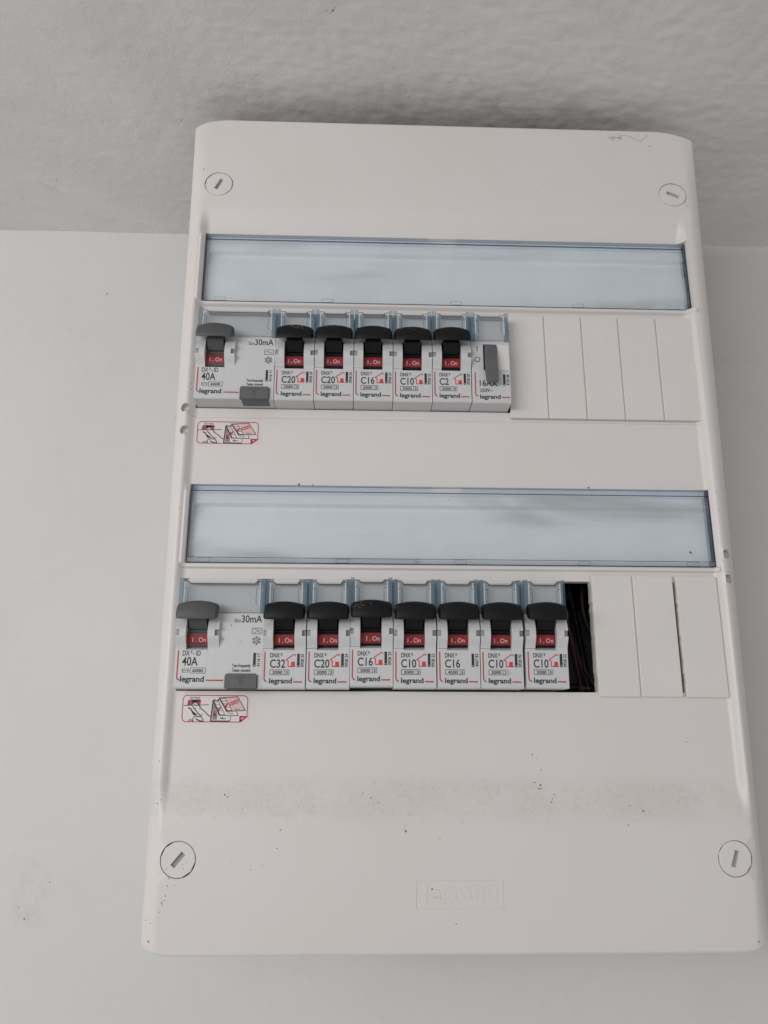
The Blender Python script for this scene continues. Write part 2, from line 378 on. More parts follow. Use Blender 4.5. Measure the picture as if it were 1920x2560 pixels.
def vid(i, j):
    if (i, j) not in idx:
        s, zz = gx[i], gz[j]; x, z = place(s, zz); d = cover_d(max(edges(z)[0], min(edges(z)[1], x)), zz)
        idx[(i, j)] = len(mb.v); mb.v.append((x, d, z))
    return idx[(i, j)]
cells = set()
for i in range(len(gx) - 1):
    for j in range(len(gz) - 1):
        cx, cz = (gx[i] + gx[i + 1]) / 2, (gz[j] + gz[j + 1]) / 2
        if any(inside(cx, cz, r) for r in (CUT1, CUT2, WIN1, WIN2)) or any(inside(cx, cz, q[0]) for q in sq): continue
        cells.add((i, j)); mb.f.append((vid(i, j), vid(i + 1, j), vid(i + 1, j + 1), vid(i, j + 1)))
def skirt(loop, depth, closed=True, inset=0.0):
    n = len(loop); new = []
    for a in loop:
        x, d, z = mb.v[a]; new.append(len(mb.v)); mb.v.append((x, depth, z))
    for i in range(n if closed else n - 1):
        mb.f.append((loop[i], loop[(i + 1) % n], new[(i + 1) % n], new[i]))
    return new
def ring_idx(r):
    i0, i1 = gx.index(round(r[0], 3)), gx.index(round(r[1], 3)); j0, j1 = gz.index(round(r[2], 3)), gz.index(round(r[3], 3))
    return [(i, j0) for i in range(i0, i1)] + [(i1, j) for j in range(j0, j1)] + [(i, j1) for i in range(i1, i0, -1)] + [(i0, j) for j in range(j1, j0, -1)]
for r in (CUT1, CUT2): skirt([vid(*q) for q in ring_idx(r)], 13.5)
for r in (WIN1, WIN2): skirt([vid(*q) for q in ring_idx(r)], 16.0)
for r, (cx, cz), rad, kk in sq:
    lp = ring_idx(r); outer = [vid(*q) for q in lp]; inner = []; mid = []
    for a in outer:
        x, d, z = mb.v[a]; th = math.atan2(z - cz, x - cx); ux, uz = rad * math.cos(th), rad * math.sin(th)
        if kk: # the rail knock-outs are D-shaped, flat towards the middle
            ux = min(ux, 1.55) if kk < 0 else max(ux, -1.55)
            uz = max(-1.95, min(1.95, uz))
        px, pz = cx + ux, cz + uz; inner.append(len(mb.v)); mb.v.append((px, cover_d(px, pz), pz))
    n = len(outer)
    for i in range(n): mb.f.append((outer[i], outer[(i + 1) % n], inner[(i + 1) % n], inner[i]))
    dd = max(mb.v[a][1] for a in inner)
    bk = skirt(inner, dd + (4.0 if not kk else 1.9))
    mb.f.append(tuple(bk))
NI, NJ = len(gx) - 1, len(gz) - 1
outl = [(i, 0) for i in range(NI)] + [(NI, j) for j in range(NJ)] + [(i, NJ) for i in range(NI, 0, -1)] + [(0, j) for j in range(NJ, 0, -1)]
skirt([vid(*q) for q in outl], 48.0)
box = empty('distribution_box', (0, WALL_D, ZB))
tag(box, 'white plastic distribution box with two rows of breakers, fixed under the ceiling', 'distribution box')
def bpart(name, mb, material, smooth=None, bevel=0.0, parent=None):
    o = part(name, mb, material, parent or box, smooth, bevel)
    if not parent: o.location = (0, -WALL_D * MM, -ZB * MM)
    return o
bpart('cover', mb, 'cover', smooth='keep')
# white-lined back box, and an added black lining that paints shade behind the openings
mb = MB(); X0, X1, Z0, Z1 = -119, 119, -107, 256
for a in ((X0, X0 + 2, Z0, Z1), (X1 - 2, X1, Z0, Z1), (X0 + 2, X1 - 2, Z0, Z0 + 2), (X0 + 2, X1 - 2, Z1 - 2, Z1)): mb.box(a[0], a[1], 48.5, WALL_D - .3, a[2], a[3])
bpart('back_box', mb, 'cover')
mb = MB(); X0, X1, Z0, Z1 = -116.8, 116.8, -104.5, 253.5
for a in ((X0, X0 + 1, Z0, Z1), (X1 - 1, X1, Z0, Z1), (X0 + 1, X1 - 1, Z0, Z0 + 1), (X0 + 1, X1 - 1, Z1 - 1, Z1)): mb.box(a[0], a[1], 22, 100, a[2], a[3])
mb.box(X0, X1, 100.2, 101.2, Z0, Z1)
bpart('shade_lining', mb, 'shade_lining')
for zc in (131, 8):
    mb = MB().prof([(60, zc - 17.5), (61, zc - 17.5), (61, zc - 12.5), (67, zc - 12.5), (67, zc + 12.5), (61, zc + 12.5), (61, zc + 17.5), (60, zc + 17.5), (60, zc + 11.5), (66, zc + 11.5), (66, zc - 11.5), (60, zc - 11.5)], -115, 115)
    bpart('mounting_rail', mb, 'steel')
# cover screws: a disc flush in its hole, with a slot
for sx, sz, ang in SCREWS:
    dd = cover_d(sx, sz); R_ = 6.6; n = 40; slope = (cover_d(sx, sz + 3) - cover_d(sx, sz - 3)) / 6
    mb = MB(); a = math.radians(ang); hl, hw = 3.15, 0.95; ca, sa = math.cos(a), math.sin(a)
    loc2 = lambda u, v: (sx + u * ca - v * sa, sz + u * sa + v * ca)
    rectp = []
    m_ = 10
    for i in range(m_): rectp.append((-hl + 2 * hl * i / m_, -hw))
    for i in range(m_): rectp.append((hl, -hw + 2 * hw * i / m_))
    for i in range(m_): rectp.append((hl - 2 * hl * i / m_, hw))
    for i in range(m_): rectp.append((-hl, hw - 2 * hw * i / m_))
    th0 = [math.atan2(v * 1.0, u * 1.0) for u, v in rectp]
    ring_ = [(math.cos(t) * R_, math.sin(t) * R_) for t in [2 * math.pi * (i + .5) / n + math.pi + math.atan2(hw, hl) for i in range(n)]]
    ins = [loc2(*p) for p in rectp]; outp = [loc2(math.cos(t) * (R_ - .25), math.sin(t) * (R_ - .25)) for t in th0]; outp2 = [loc2(math.cos(t) * R_, math.sin(t) * R_) for t in th0]
    dz_ = lambda z: dd + slope * (z - sz) - 0.02
    rings = [[(x, dz_(z) + 2.2, z) for x, z in ins], [(x, dz_(z), z) for x, z in ins], [(x, dz_(z), z) for x, z in outp], [(x, dz_(z) + .25, z) for x, z in outp2], [(x, dz_(z) + 3.5, z) for x, z in outp2]]
    vs = [p for r in rings for p in r]; N = len(ins); fs = [tuple(range(N))]
    for q in range(4): fs += [(q * N + i, q * N + (i + 1) % N, (q + 1) * N + (i + 1) % N, (q + 1) * N + i) for i in range(N)]
    mb.add(vs, fs); so = bpart('cover_screw', mb, 'blank', smooth=True)
    mb = MB(); f2 = [loc2(u, v) for u, v in ((-hl, -hw), (hl, -hw), (hl, hw), (-hl, hw))]
    mb.slab([(x, z) for x, z in f2], dd + 1.1, dd + 1.3); part('slot', mb, 'notch', so)
# little moulded ribs inside the rail knock-outs
for hx, hz, kk in HOLES:
    dd = cover_d(hx, hz); mb = MB(); s_ = -kk
    mb.prof([(dd + 1.0, hz - 1.0), (dd + 1.85, hz - 1.4), (dd + 1.85, hz - 0.6), (dd + 1.6, hz - 0.4)], hx + s_ * 0.1, hx + s_ * 1.4)
    mb.prof([(dd + 1.6, hz + 0.5), (dd + 1.85, hz + 0.4), (dd + 1.85, hz + 0.9), (dd + 2.2, hz + 0.8)], hx + s_ * 0.3, hx + s_ * 1.5)
    bpart('knockout_rib', mb, 'cover')
# emblem: low relief on the lower lobe
def drape(mb, off): mb.v = [(x, cover_d(x, z) + off + d, z) for x, d, z in mb.v]; return mb
mb = MB()
for a in ((-17.2, 16.6, -86.45, -86.2), (-17.2, 16.6, -96.5, -96.2), (-17.2, -16.95, -96.2, -86.45), (16.35, 16.6, -96.2, -86.45)): mb.box(a[0], a[1], 0.0, 0.3, a[2], a[3])
drape(mb, -0.18); em = bpart('emblem_frame', mb, 'cover')
mb = MB(); vs, fs = glyphs('legrand', 0.035); a = min(p[0] for p in vs); b = max(p[0] for p in vs); h = max(p[1] for p in vs)
mb.add([(-14.2 + (p[0] - a) / (b - a) * 28.4, 0, -93.4 + p[1] / h * 5.9) for p in vs], fs)
nn = len(mb.v); bmv = mb.v[:]; edge_ = {}
for f in mb.f:
    for i in range(len(f)):
        e = (f[i], f[(i + 1) % len(f)]); edge_[e] = edge_.get(e, 0) + 1
bnd = [e for e in edge_ if (e[1], e[0]) not in edge_]
mb.v += [(x, 0.3, z) for x, d, z in bmv]; mb.f += [(a_, b_, b_ + nn, a_ + nn) for a_, b_ in bnd]
drape(mb, -0.15); bpart('emblem_lettering', mb, 'cover')

# transparent label flaps
def flap(r, second):
    x0, x1, z0, z1 = r; D0 = 8.0 if not second else 7.6
    # label carrier: a white strip with a slight fold, behind the flap
    mb = MB().prof([(15.9, z0 + .05), (11.4, z0 + 0.05), (10.6, z0 + 10), (11.1, z1 - 15), (12.4, z1 - 9.9), (12.2, z1 - 9.3), (10.5, z1 - 8.0), (11.2, z1 - .1), (15.9, z1 - .1)], x0 + .1, x1 - .1)
    bpart('label_strip', mb, 'paper')
    a, b = x0 + 0.55, x1 - 0.75
    mb = MB(); mb.box(a, b, D0, D0 + 0.12, z0 + 0.4, z1 - 3.4)
    fl = bpart('label_flap', mb, 'flap')
    if second: fl['label'] = 'clear blue label flap of the lower row'
    else: fl['label'] = 'dusty clear blue label flap of the upper row'
    off = fl.location.copy()
    def sub(n, mb, mt): return part(n, mb, mt, fl)
    mb = MB(); mb.box(a, -9.0, D0 - 0.2, D0 + 1.6, z1 - 3.1, z1 - 0.45); mb.box(4.5, b, D0 - 0.2, D0 + 1.6, z1 - 3.1, z1 - 0.45)
    sub('hinge_bar', mb, 'flap_rim')
    sub('hinge_notch', MB().box(-8.7, 4.2, D0 - 0.1, D0 + 1.2, z1 - 3.0, z1 - 0.6), 'flap_pale')
    sub('fold_line', MB().box(a, b, D0 - 0.1, D0 + .5, z1 - 3.38, z1 - 3.12), 'flap_line')
    mb = MB().box(a - .45, a - 0.05, D0 + .1, D0 + 3, z0 + 0.3, z1 - .4); sub('side_edge', mb, 'flap_line')
    mb = MB().box(b + 0.05, b + .6, D0 + .1, D0 + 3, z0 + 0.3, z1 - .4); sub('side_edge', mb, 'flap_line')
    sub('side_wall', MB().box(b - 1.2, b, D0 + .2, D0 + 3, z0 + 0.5, z1 - 3.5), 'flap_rim')
    mb = MB().prof([(D0 - .1, z0 + .12), (D0 + 2, z0 + .12), (D0 + 2, z0 + .36), (D0 - .1, z0 + .36)], a, b); sub('bottom_edge', mb, 'flap_line')
    if second:
        sub('bottom_edge', MB().box(a, b, D0 - .12, D0 + .3, z0 + 2.35, z0 + 2.52), 'flap_line')
        sub('bottom_bar', MB().box(a, b, D0 - .10, D0 - .02, z0 + .45, z0 + 2.3), 'flap_pale')
        cl = (-106, -47.5, 3, 56.5, 104)
    else: cl = (-106.5, -56.5, 4, 62, 107.5)
    for c in cl:
        mb = MB(); mb.frame(c - 2.6, c + 2.6, z0 + 0.4, z0 + 2.1, 0.16, D0 - 0.16); sub('clip', mb, 'flap_line')
    if second:
        sub('label_slip', MB().box(-61, -16.5, D0 + .9, D0 + 1.1, z0 + 0.5, z0 + 3.2), 'paper')
flap(WIN1, False); flap(WIN2, True)

# blanking plates (snap-off strips)
def plates(xs_, z0, z1, groups):
    rag = random.Random(3)
    for gi, (i0, i1) in enumerate(groups):
        for i in range(i0, i1):
            a, b = xs_[i], xs_[i + 1]; first, last = i == i0, i == i1 - 1
            mb = MB(); g0 = 0.0 if first else 0.26; g1 = 0.0 if last else 0.26
            mb.box(a + g0, b - g1, DC - 1.5, DC + .4, z0, z1)
            o = bpart('blanking_plate', mb, 'blank', bevel=0.25)
            if not last:   # thin web left in the score line
                part('score_web', MB().box(b - g1 + .01, b + 0.25, DC - 0.75, DC + .3, z0 + .35, z1 - .35), 'blank', o)
            if first and xs_[0] > 50:
                mb = MB(); n = 26   # snapped, ragged, slightly yellowed side
                for q in range(n):
                    za, zb = z0 + (z1 - z0) * q / n, z0 + (z1 - z0) * (q + 1) / n
                    e = 0.25 + rag.random() * 0.35
                    mb.box(a - e, a - .02, DC - 1.3 + rag.random() * .3, DC + 3.4, za + .3 * (q == 0), zb - .02)
                part('snapped_edge', mb, 'blank_edge', o)
    return
plates([27.6, 44.9, 62.5, 80.0, 97.9, 115.2], 105.3, 156.9, [(0, 5)])
plates([59.3, 76.7, 94.2], -17.2, 33.4, [(0, 2)])
plates([95.9, 113.4], -17.4, 33.3, [(0, 1)])

# ------------------------------------------------------------------ modular devices
SEAM_OFF = 0.0
def bump_d(z):  # how far the cheeks beside the lever swell forward
    return -2.6 * sstep(-0.6, 5.0, z) * (1 - 0.85 * sstep(6.5, 13.6, z))
def cheek_prof(z0, z1, notch):
    pts = []; n = 22
    zs = [z0 + (z1 - z0) * i / n for i in range(n + 1)]
    if notch:
        a, b = 4.7, 7.1; zs = [q for q in zs if q < a - .05] + [a] + [b] + [q for q in zs if q > b + .05]
    for q in zs:
        pts.append((bump_d(q), q))
        if notch and q == a: pts += [(bump_d(a) + 1.5, a), (bump_d(b) + 1.5, b)]
    return pts + [(6.0, z1), (6.0, z0)]
MESH = {}
def cached(key, fn):
    if key not in MESH: MESH[key] = fn()
    return MESH[key]
W1, W2 = 17.28, 34.85
def casing_breaker():
    mb = MB(); W = W1
    mb.prof([(0.0, -0.12), (0, -15.3), (0.35, -15.85), (22, -16.3), (22, -20), (58, -20), (58, 33), (12, 33), (10, 28.2), (2.6, 28.0), (2.6, 14.1), (7.5, 14.0), (7.5, -0.12)], 0, 4.1)
    mb.prof([(0.0, -0.75), (0, -15.3), (0.35, -15.85), (22, -16.3), (22, -20), (58, -20), (58, 33), (12, 33), (10, 28.2), (2.6, 28.0), (2.6, 14.1), (7.5, 14.0), (7.5, 0.9), (3.0, 0.6)], 4.1, 12.75)
    mb.prof([(22, -16.3), (22, -20), (58, -20), (58, 33), (12, 33), (10, 28.2), (2.6, 28.0), (2.6, 14.1), (6.2, 14.0), (6.2, 13.9)] + [(bump_d(13.9 - i * .6), 13.9 - i * .6) for i in range(28)][::1] + [(0, -15.3), (0.35, -15.85)], 12.75, 15.75)
    zs = [13.9 - i * .6 for i in range(28)]; a, b = 7.1, 4.7
    pr = [(bump_d(q), q) for q in zs if q > a + .05] + [(bump_d(a), a), (bump_d(a) + 1.5, a), (bump_d(b) + 1.5, b), (bump_d(b), b)] + [(bump_d(q), q) for q in zs if q < b - .05]
    mb.prof([(22, -16.3), (22, -20), (58, -20), (58, 33), (12, 33), (10, 28.2), (2.6, 28.0), (2.6, 14.1), (6.2, 14.0), (6.2, 13.9)] + pr + [(0, -15.3), (0.35, -15.85)], 15.75, W)
    return mb.mesh('casing', 'casing')
def cheek_left():
    mb = MB(); mb.prof(cheek_prof(0.0, 13.9, True), 0.03, 1.5); mb.prof(cheek_prof(0.0, 13.9, False), 1.5, 4.08)
    return mb.mesh('cheek', 'casing')
def lever_stem(mt):
    def f():
        mb = MB(); n = 26; pr = []
        for i in range(n + 1):
            q = 0.55 + 13.0 * i / n; dd = 9.6 - math.sqrt(max(1, 81 - (q - 4.6) ** 2))
            if 5.6 < q < 9.0: dd += 0.22 * (math.sin((q - 5.6) * 2 * math.pi / 0.85) > 0.3)
            pr.append((dd, q))
        mb.prof(pr + [(9.5, 13.5), (9.5, 0.55)], 4.22, 12.63)
        mb.prof([(0.4, 7.6), (-3.2, 11.4), (-3.8, 16.0), (-0.3, 16.0), (2.0, 13.7), (2.2, 7.8)], 4.9, 12.0)
        return mb.mesh('lever', mt)
    return f
def indicator():
    mb = MB(); n = 10; fr = []; bk = []
    for i in range(n + 1):
        q = 1.45 + 4.05 * i / n; dd = 9.6 - math.sqrt(81 - (q - 4.6) ** 2) - 0.06
        fr.append((dd, q)); bk.append((dd + .5, q))
    mb.prof(fr + bk[::-1], 4.27, 12.58); return mb.mesh('red_indicator', 'red', True)
def on_text(key, sx):
    def f():
        mb = MB(); vs, fs = glyphs('On', 0.006); a = min(p[0] for p in vs); b = max(p[0] for p in vs); h = max(p[1] for p in vs)
        P = [(2.6 + (x - a) / (b - a) * 2.9, y / h * 1.8) for x, y in vs]; F = list(fs)
        for x0, x1, y1 in ((0.1, 0.42, 1.8), (1.45, 1.8, .34)):
            o_ = len(P); P += [(x0, 0), (x1, 0), (x1, y1), (x0, y1)]; F.append((o_, o_ + 1, o_ + 2, o_ + 3))
        for x, y in P:
            q = 2.35 + y; mb.v.append((sx + x, 9.6 - math.sqrt(81 - (q - 4.6) ** 2) - 0.17, q))
        fs = F
        mb.f = fs; return mb.mesh('lettering', 'pwhite', 'keep')
    return f
def grip(mt):
    def f():
        mb = MB(); xs_ = [0.3 + 16.5 * i / 24 for i in range(25)]; secs = []
        for x in xs_:
            t = (x - 8.55) / 8.25; e = max(0, abs(t) - 0.90) / 0.10
            top = 18.5 - 1.25 * t * t - 0.7 * e * e; bot = 10.55 + 0.12 * t * t + 0.7 * e * e
            fr = -7.4 + 0.9 * t * t + 0.9 * e * e; bkd = -1.9 - 0.4 * e
            pts = []; r = 0.55
            # front face leans back a little towards a crowned top
            for d_, z_ in ((bkd, bot + 3.0), (fr + 1.0, bot + .5), (fr + .25, bot + .2), (fr, bot + .75), (fr + .12, bot + 2.5), (fr + .55, top - 1.9), (fr + 1.0, top - 1.2), (fr + 2.0, top - .45), (fr + 3.2, top - .08), (bkd - 1.2, top - .1), (bkd, top - .9)): pts.append((x, d_, z_))
            secs.append(pts)
        n = len(secs[0]); mb.v = [p for s_ in secs for p in s_]
        for i in range(len(secs) - 1):
            for j in range(n): mb.f.append((i * n + j, i * n + (j + 1) % n, (i + 1) * n + (j + 1) % n, (i + 1) * n + j))
        mb.f.append(tuple(range(n))[::-1]); mb.f.append(tuple((len(secs) - 1) * n + j for j in range(n)))
        return mb.mesh('grip', mt, True)
    return f
def holder_plate(W):
    def f(): return MB().box(1.75, W - 1.75, -1.0, -0.85, 14.1, 26.7).mesh('window_plate', 'hold')
    return f
def holder_side(x0, x1):
    def f(): return MB().box(x0, x1, -1.15, 2.4, 14.05, 28.1).mesh('window_side', 'hold_side')
    return f
def holder_lines(W):
    def f():
        mb = MB(); d = -1.12
        mb.stroke([(1.75, 26.9), (3.3, 26.9), (4.2, 25.9), (W - 4.2, 25.9), (W - 3.3, 26.9), (W - 1.75, 26.9)], 0.34, d)
        for s_, x in ((1, 1.8), (-1, W - 1.8)):
            mb.stroke([(x + s_ * .2, 24.1), (x + s_ * 1.5, 24.1), (x + s_ * 1.75, 23.5), (x + s_ * 1.75, 18.2), (x + s_ * 1.2, 17.6)], 0.17, d)
        mb.rect(1.75, W - 1.75, 14.0, 14.2, d)
        return mb.mesh('window_outline', 'hold_line')
    return f
def holder_lip(W):
    def f():
        mb = MB(); mb.slab([(3.4, 28.1), (3.5, 27.2), (4.3, 26.15), (W - 4.3, 26.15), (W - 3.5, 27.2), (W - 3.4, 28.1)], -0.5, 2.2)
        for x in (1.9, W - 2.3): mb.box(x, x + .4, -1.05, -.2, 17.0, 27.0)
        return mb.mesh('window_lip', 'lip')
    return f
def add_holder(root, W):
    h = link('label_window', cached(('hp', W), holder_plate(W)), root)
    link('window_side', cached(('hs0', W), holder_side(0.05, 1.72)), h); link('window_side', cached(('hs1', W), holder_side(W - 1.72, W - .05)), h)
    link('window_outline', cached(('hl', W), holder_lines(W)), h); link('window_lip', cached(('hx', W), holder_lip(W)), h)
def add_lever(root, col):
    lv = link('lever', cached(('st', col), lever_stem(col)), root)
    link('grip', cached(('gr', col), grip(col)), lv)
    link('red_indicator', cached('ri', indicator), root)
    sx = 5.9 + random.uniform(-.4, .7)
    link('lettering', cached(('on', round(sx, 2)), on_text('o', sx)), root)
def red_corner(mb, x, ztop, zbot, dash0, dash1, dz):
    mb.stroke([(x, ztop), (x, zbot + 1.3), (x + .12, zbot + .7), (x + .45, zbot + .25), (x + 1.15, zbot)], 0.52, -0.05)
    mb.disc(x, ztop, .26, -0.045, 10); mb.rect(dash0, dash1, dz - .28, dz + .28, -0.05)
def house(mb, x0):
    X = lambda u: x0 + u * 3.9; Z = lambda v: -7.4 + v * 5.0
    mb.stroke([(X(1.0), Z(.88)), (X(.93), Z(.97)), (X(.80), Z(1.0)), (X(.02), Z(.56)), (X(.24), Z(.47)), (X(.24), Z(.04)), (X(.98), Z(.04))], 0.40, -0.05)
    mb.rect(X(.55), X(.93), Z(.04), Z(.42), -0.053); mb.stroke([(X(.5), Z(.08)), (X(1.0), Z(.08))], 0.62, -0.056)
def number_bar(mb, bx, num, nx, z0, z1):
    mb.slab([(bx, z0 + .9), (bx + 1.05, z0 + .9), (bx + 1.05, z1), (bx, z1)], -0.05, -0.01)
    mb.frame(bx + .16, bx + .89, z0 + .16, z0 + .9, .34, -0.05)
    mb.text(num, nx, nx + 1.25, z0, z1 - .1, -0.05, 0.022, True)
def breaker(x, z, rating, cap, num, label, group, hs=True, dd=0.0, roll=0.0):
    root = empty('circuit_breaker', (x, dd, z)); root.rotation_euler = (0, roll, 0)
    tag(root, label, 'circuit breaker', group)
    link('casing', cached('cb', casing_breaker), root, 0.10)
    link('cheek', cached('cl', cheek_left), root, 0.06)
    link('notch_shade', cached('nt', lambda: MB().box(0.06, 1.45, -1.25, -1.02, 4.7, 7.1).box(15.8, 17.24, -1.25, -1.02, 4.7, 7.1).mesh('notch_shade', 'notch')), root)  # grey plates added to paint shade on the notch floors
    link('dark_gap', cached('dg', lambda: MB().box(4.15, 12.7, 6.2, 7.4, 0.9, 13.8).mesh('dark_gap', 'dark')), root)
    add_lever(root, 'black'); add_holder(root, W1)
    mb = MB(); mb.text('DNX', 3.1, 6.95, -3.65, -1.9, -0.05, .02); mb.text('3', 7.15, 7.95, -2.95, -1.95, -0.05)
    mb.text(rating, 3.1, 9.2 if len(rating) == 3 else 7.2, -7.65, -4.4, -0.05)
    mb.frame(3.2, 10.8, -10.5, -8.55, 0.20, -0.05); mb.rect(8.95, 9.12, -10.4, -8.65, -0.05)
    mb.text(cap, 4.2, 8.2, -10.15, -8.9, -0.05, .022); mb.text('3', 9.5, 10.3, -10.15, -8.9, -0.05, .022)
    mb.text('legrand', 3.0, 12.1, -13.75, -11.75, -0.05, 0.028)
    number_bar(mb, 13.9, num, 15.35, -7.4, -2.1)
    part('lettering', mb, 'ink', root)
    mb = MB(); red_corner(mb, 1.0, -1.6, -13.2, 12.6, 16.2, -13.25); part('accent_line', mb, 'pred', root)
    if hs: mb = MB(); house(mb, 9.4); part('house_symbol', mb, 'hred', root)
    return root

def rcd(x, z, num, two, label, group):
    root = empty('residual_current_switch', (x, 0, z)); tag(root, label, 'circuit breaker', group); W = W2
    mb = MB()
    mb.prof([(0.0, -0.75), (0, -15.3), (0.35, -15.85), (22, -16.3), (22, -20), (58, -20), (58, 33), (12, 33), (10, 28.2), (2.6, 28.0), (2.6, 14.1), (7.5, 14.0), (7.5, 0.9), (3.0, 0.6)], 4.1, 12.75)
    full = [(22, -16.3), (22, -20), (58, -20), (58, 33), (12, 33), (10, 28.2), (2.6, 28.0), (2.6, 14.1), (6.2, 14.0), (6.2, 13.9)]
    sw = [(bump_d(13.9 - i * .6), 13.9 - i * .6) for i in range(28)]; end = [(0, -15.3), (0.35, -15.85)]
    zs = [13.9 - i * .6 for i in range(28)]; a, b = 7.1, 4.7
    pr = [(bump_d(q), q) for q in zs if q > a + .05] + [(bump_d(a), a), (bump_d(a) + 1.5, a), (bump_d(b) + 1.5, b), (bump_d(b), b)] + [(bump_d(q), q) for q in zs if q < b - .05]
    mb.prof(full + pr + end, 0, 1.5); mb.prof(full + sw + end, 1.5, 4.1); mb.prof(full + sw + end, 12.75, 15.6); mb.prof(full + pr + end, 15.6, 17.3)
    mb.prof(full + [(0.0, 13.9)] + end, 17.3, W)
    link('casing', cached('rc', lambda: mb.mesh('casing', 'casing')), root, 0.10)
    link('notch_shade', cached('nt', lambda: MB().box(0.06, 1.45, -1.25, -1.02, 4.7, 7.1).box(15.8, 17.24, -1.25, -1.02, 4.7, 7.1).mesh('notch_shade', 'notch')), root)  # same grey plates, shading the notch floors by colour
    link('dark_gap', cached('dg', lambda: MB().box(4.15, 12.7, 6.2, 7.4, 0.9, 13.8).mesh('dark_gap', 'dark')), root)
    add_lever(root, 'grey'); add_holder(root, W2)
    mb = MB(); D = -0.05
    mb.text('DX', 2.9, 5.7, -3.1, -1.1, D); mb.text('3', 5.95, 6.75, -2.2, -1.1, D); mb.text('- ID', 7.05, 10.1, -3.1, -1.1, D)
    mb.text('40A', 2.9, 9.1, -7.0, -3.6, D)
    mb.frame(3.3, 5.5, -9.65, -8.35, 0.17, D); mb.rect(2.9, 6.2, -9.08, -8.92, D); mb.frame(6.3, 12.3, -10.0, -7.95, 0.18, D)
    mb.text('6000', 7.2, 11.4, -9.6, -8.35, D, .022)
    mb.text('legrand', 2.5, 12.0, -13.3, -11.1, D, 0.028)
    mb.text('I', 23.0, 23.25, 10.4, 11.9, D); mb.stroke([(23.5, 10.45), (24.35, 10.45), (23.92, 11.75)], .2, D, True); mb.text('n', 24.6, 25.3, 10.4, 11.4, D)
    mb.text('30mA', 25.7, 34.0, 10.3, 13.2, D)
    mb.frame(30.2, 34.1, 5.7, 8.0, 0.2, D)
    wv = lambda zc, am: [(30.9 + 2.6 * i / 14, zc + am * math.sin(2 * math.pi * i / 14)) for i in range(15)]
    if two: mb.stroke(wv(7.3, .35), .19, D); mb.stroke([(30.9, 6.3)] + [(31.5 + 1.4 * i / 8, 6.3 + .5 * math.sin(math.pi * i / 8)) for i in range(9)] + [(33.5, 6.3)], .19, D)
    else: mb.stroke(wv(6.85, .42), .22, D)
    cx, cz = 32.1, 3.0
    mb.stroke([(cx + 1.05 * math.sin(i * math.pi / 3), cz + 1.05 * math.cos(i * math.pi / 3)) for i in range(6)], .26, D, True)
    for i in range(6):
        a_ = i * math.pi / 3; s_, c_ = math.sin(a_), math.cos(a_); mb.stroke([(cx + 1.0 * s_, cz + 1.0 * c_), (cx + 1.8 * s_, cz + 1.8 * c_)], .24, D)
        for e in (-.5, .5): mb.stroke([(cx + 1.35 * s_, cz + 1.35 * c_), (cx + 1.7 * math.sin(a_ + e * .7), cz + 1.7 * math.cos(a_ + e * .7))], .2, D - .002)
    mb.text('-25', cx - .7, cx + .7, cz - .4, cz + .4, D, 0.02)
    number_bar(mb, 31.1, num, 32.6, -7.3, -1.9)
    mb.text('Test frequently', 22.8, 30.2, -7.55, -6.25, D, 0.025); mb.text('Tester souvent', 22.8, 30.2, -9.35, -8.1, D, 0.025)
    part('lettering', mb, 'ink', root)
    mb = MB(); red_corner(mb, 1.2, -1.2, -12.75, 12.8, 19.6, -12.75); part('accent_line', mb, 'pred', root)
    mb = MB(); r_ = 0.9; x0, x1, z0, z1 = 20.3, 33.0, -15.95, -10.2
    pts = [(x0, z0), (x1, z0)] + [(x1 - r_ + r_ * math.cos(a_), z1 - r_ + r_ * math.sin(a_)) for a_ in [i * math.pi / 12 for i in range(7)]] + [(x0 + r_ - r_ * math.sin(a_), z1 - r_ + r_ * math.cos(a_)) for a_ in [i * math.pi / 12 for i in range(7)]]
    mb.slab(pts, -1.15, 1.0); mb.box(x0 + .6, x1 - .1, 1.05, 7.0, -16.3, -15.9)
    bt = part('test_button', mb, 'grey2', root, bevel=0.2)
    mb = MB(); mb.slab([(24.6, -11.1), (24.6, -11.8), (26.0, -11.8), (26.0, -14.3), (27.2, -14.3), (27.2, -11.8), (28.7, -11.8), (28.7, -11.1)], -1.2, -1.1); part('test_mark', mb, 'grey', bt)
    mb = MB(); mb.slab([(x0 - .22, z0 + .2), (x1 + .15, z0 + .2), (x1 + .15, z1 - .8), (x1 - .8, z1 + .15), (x0 + .8, z1 + .15), (x0 - .22, z1 - .8)], -0.03, 0.0); part('button_gap', mb, 'dark', root)
    return root

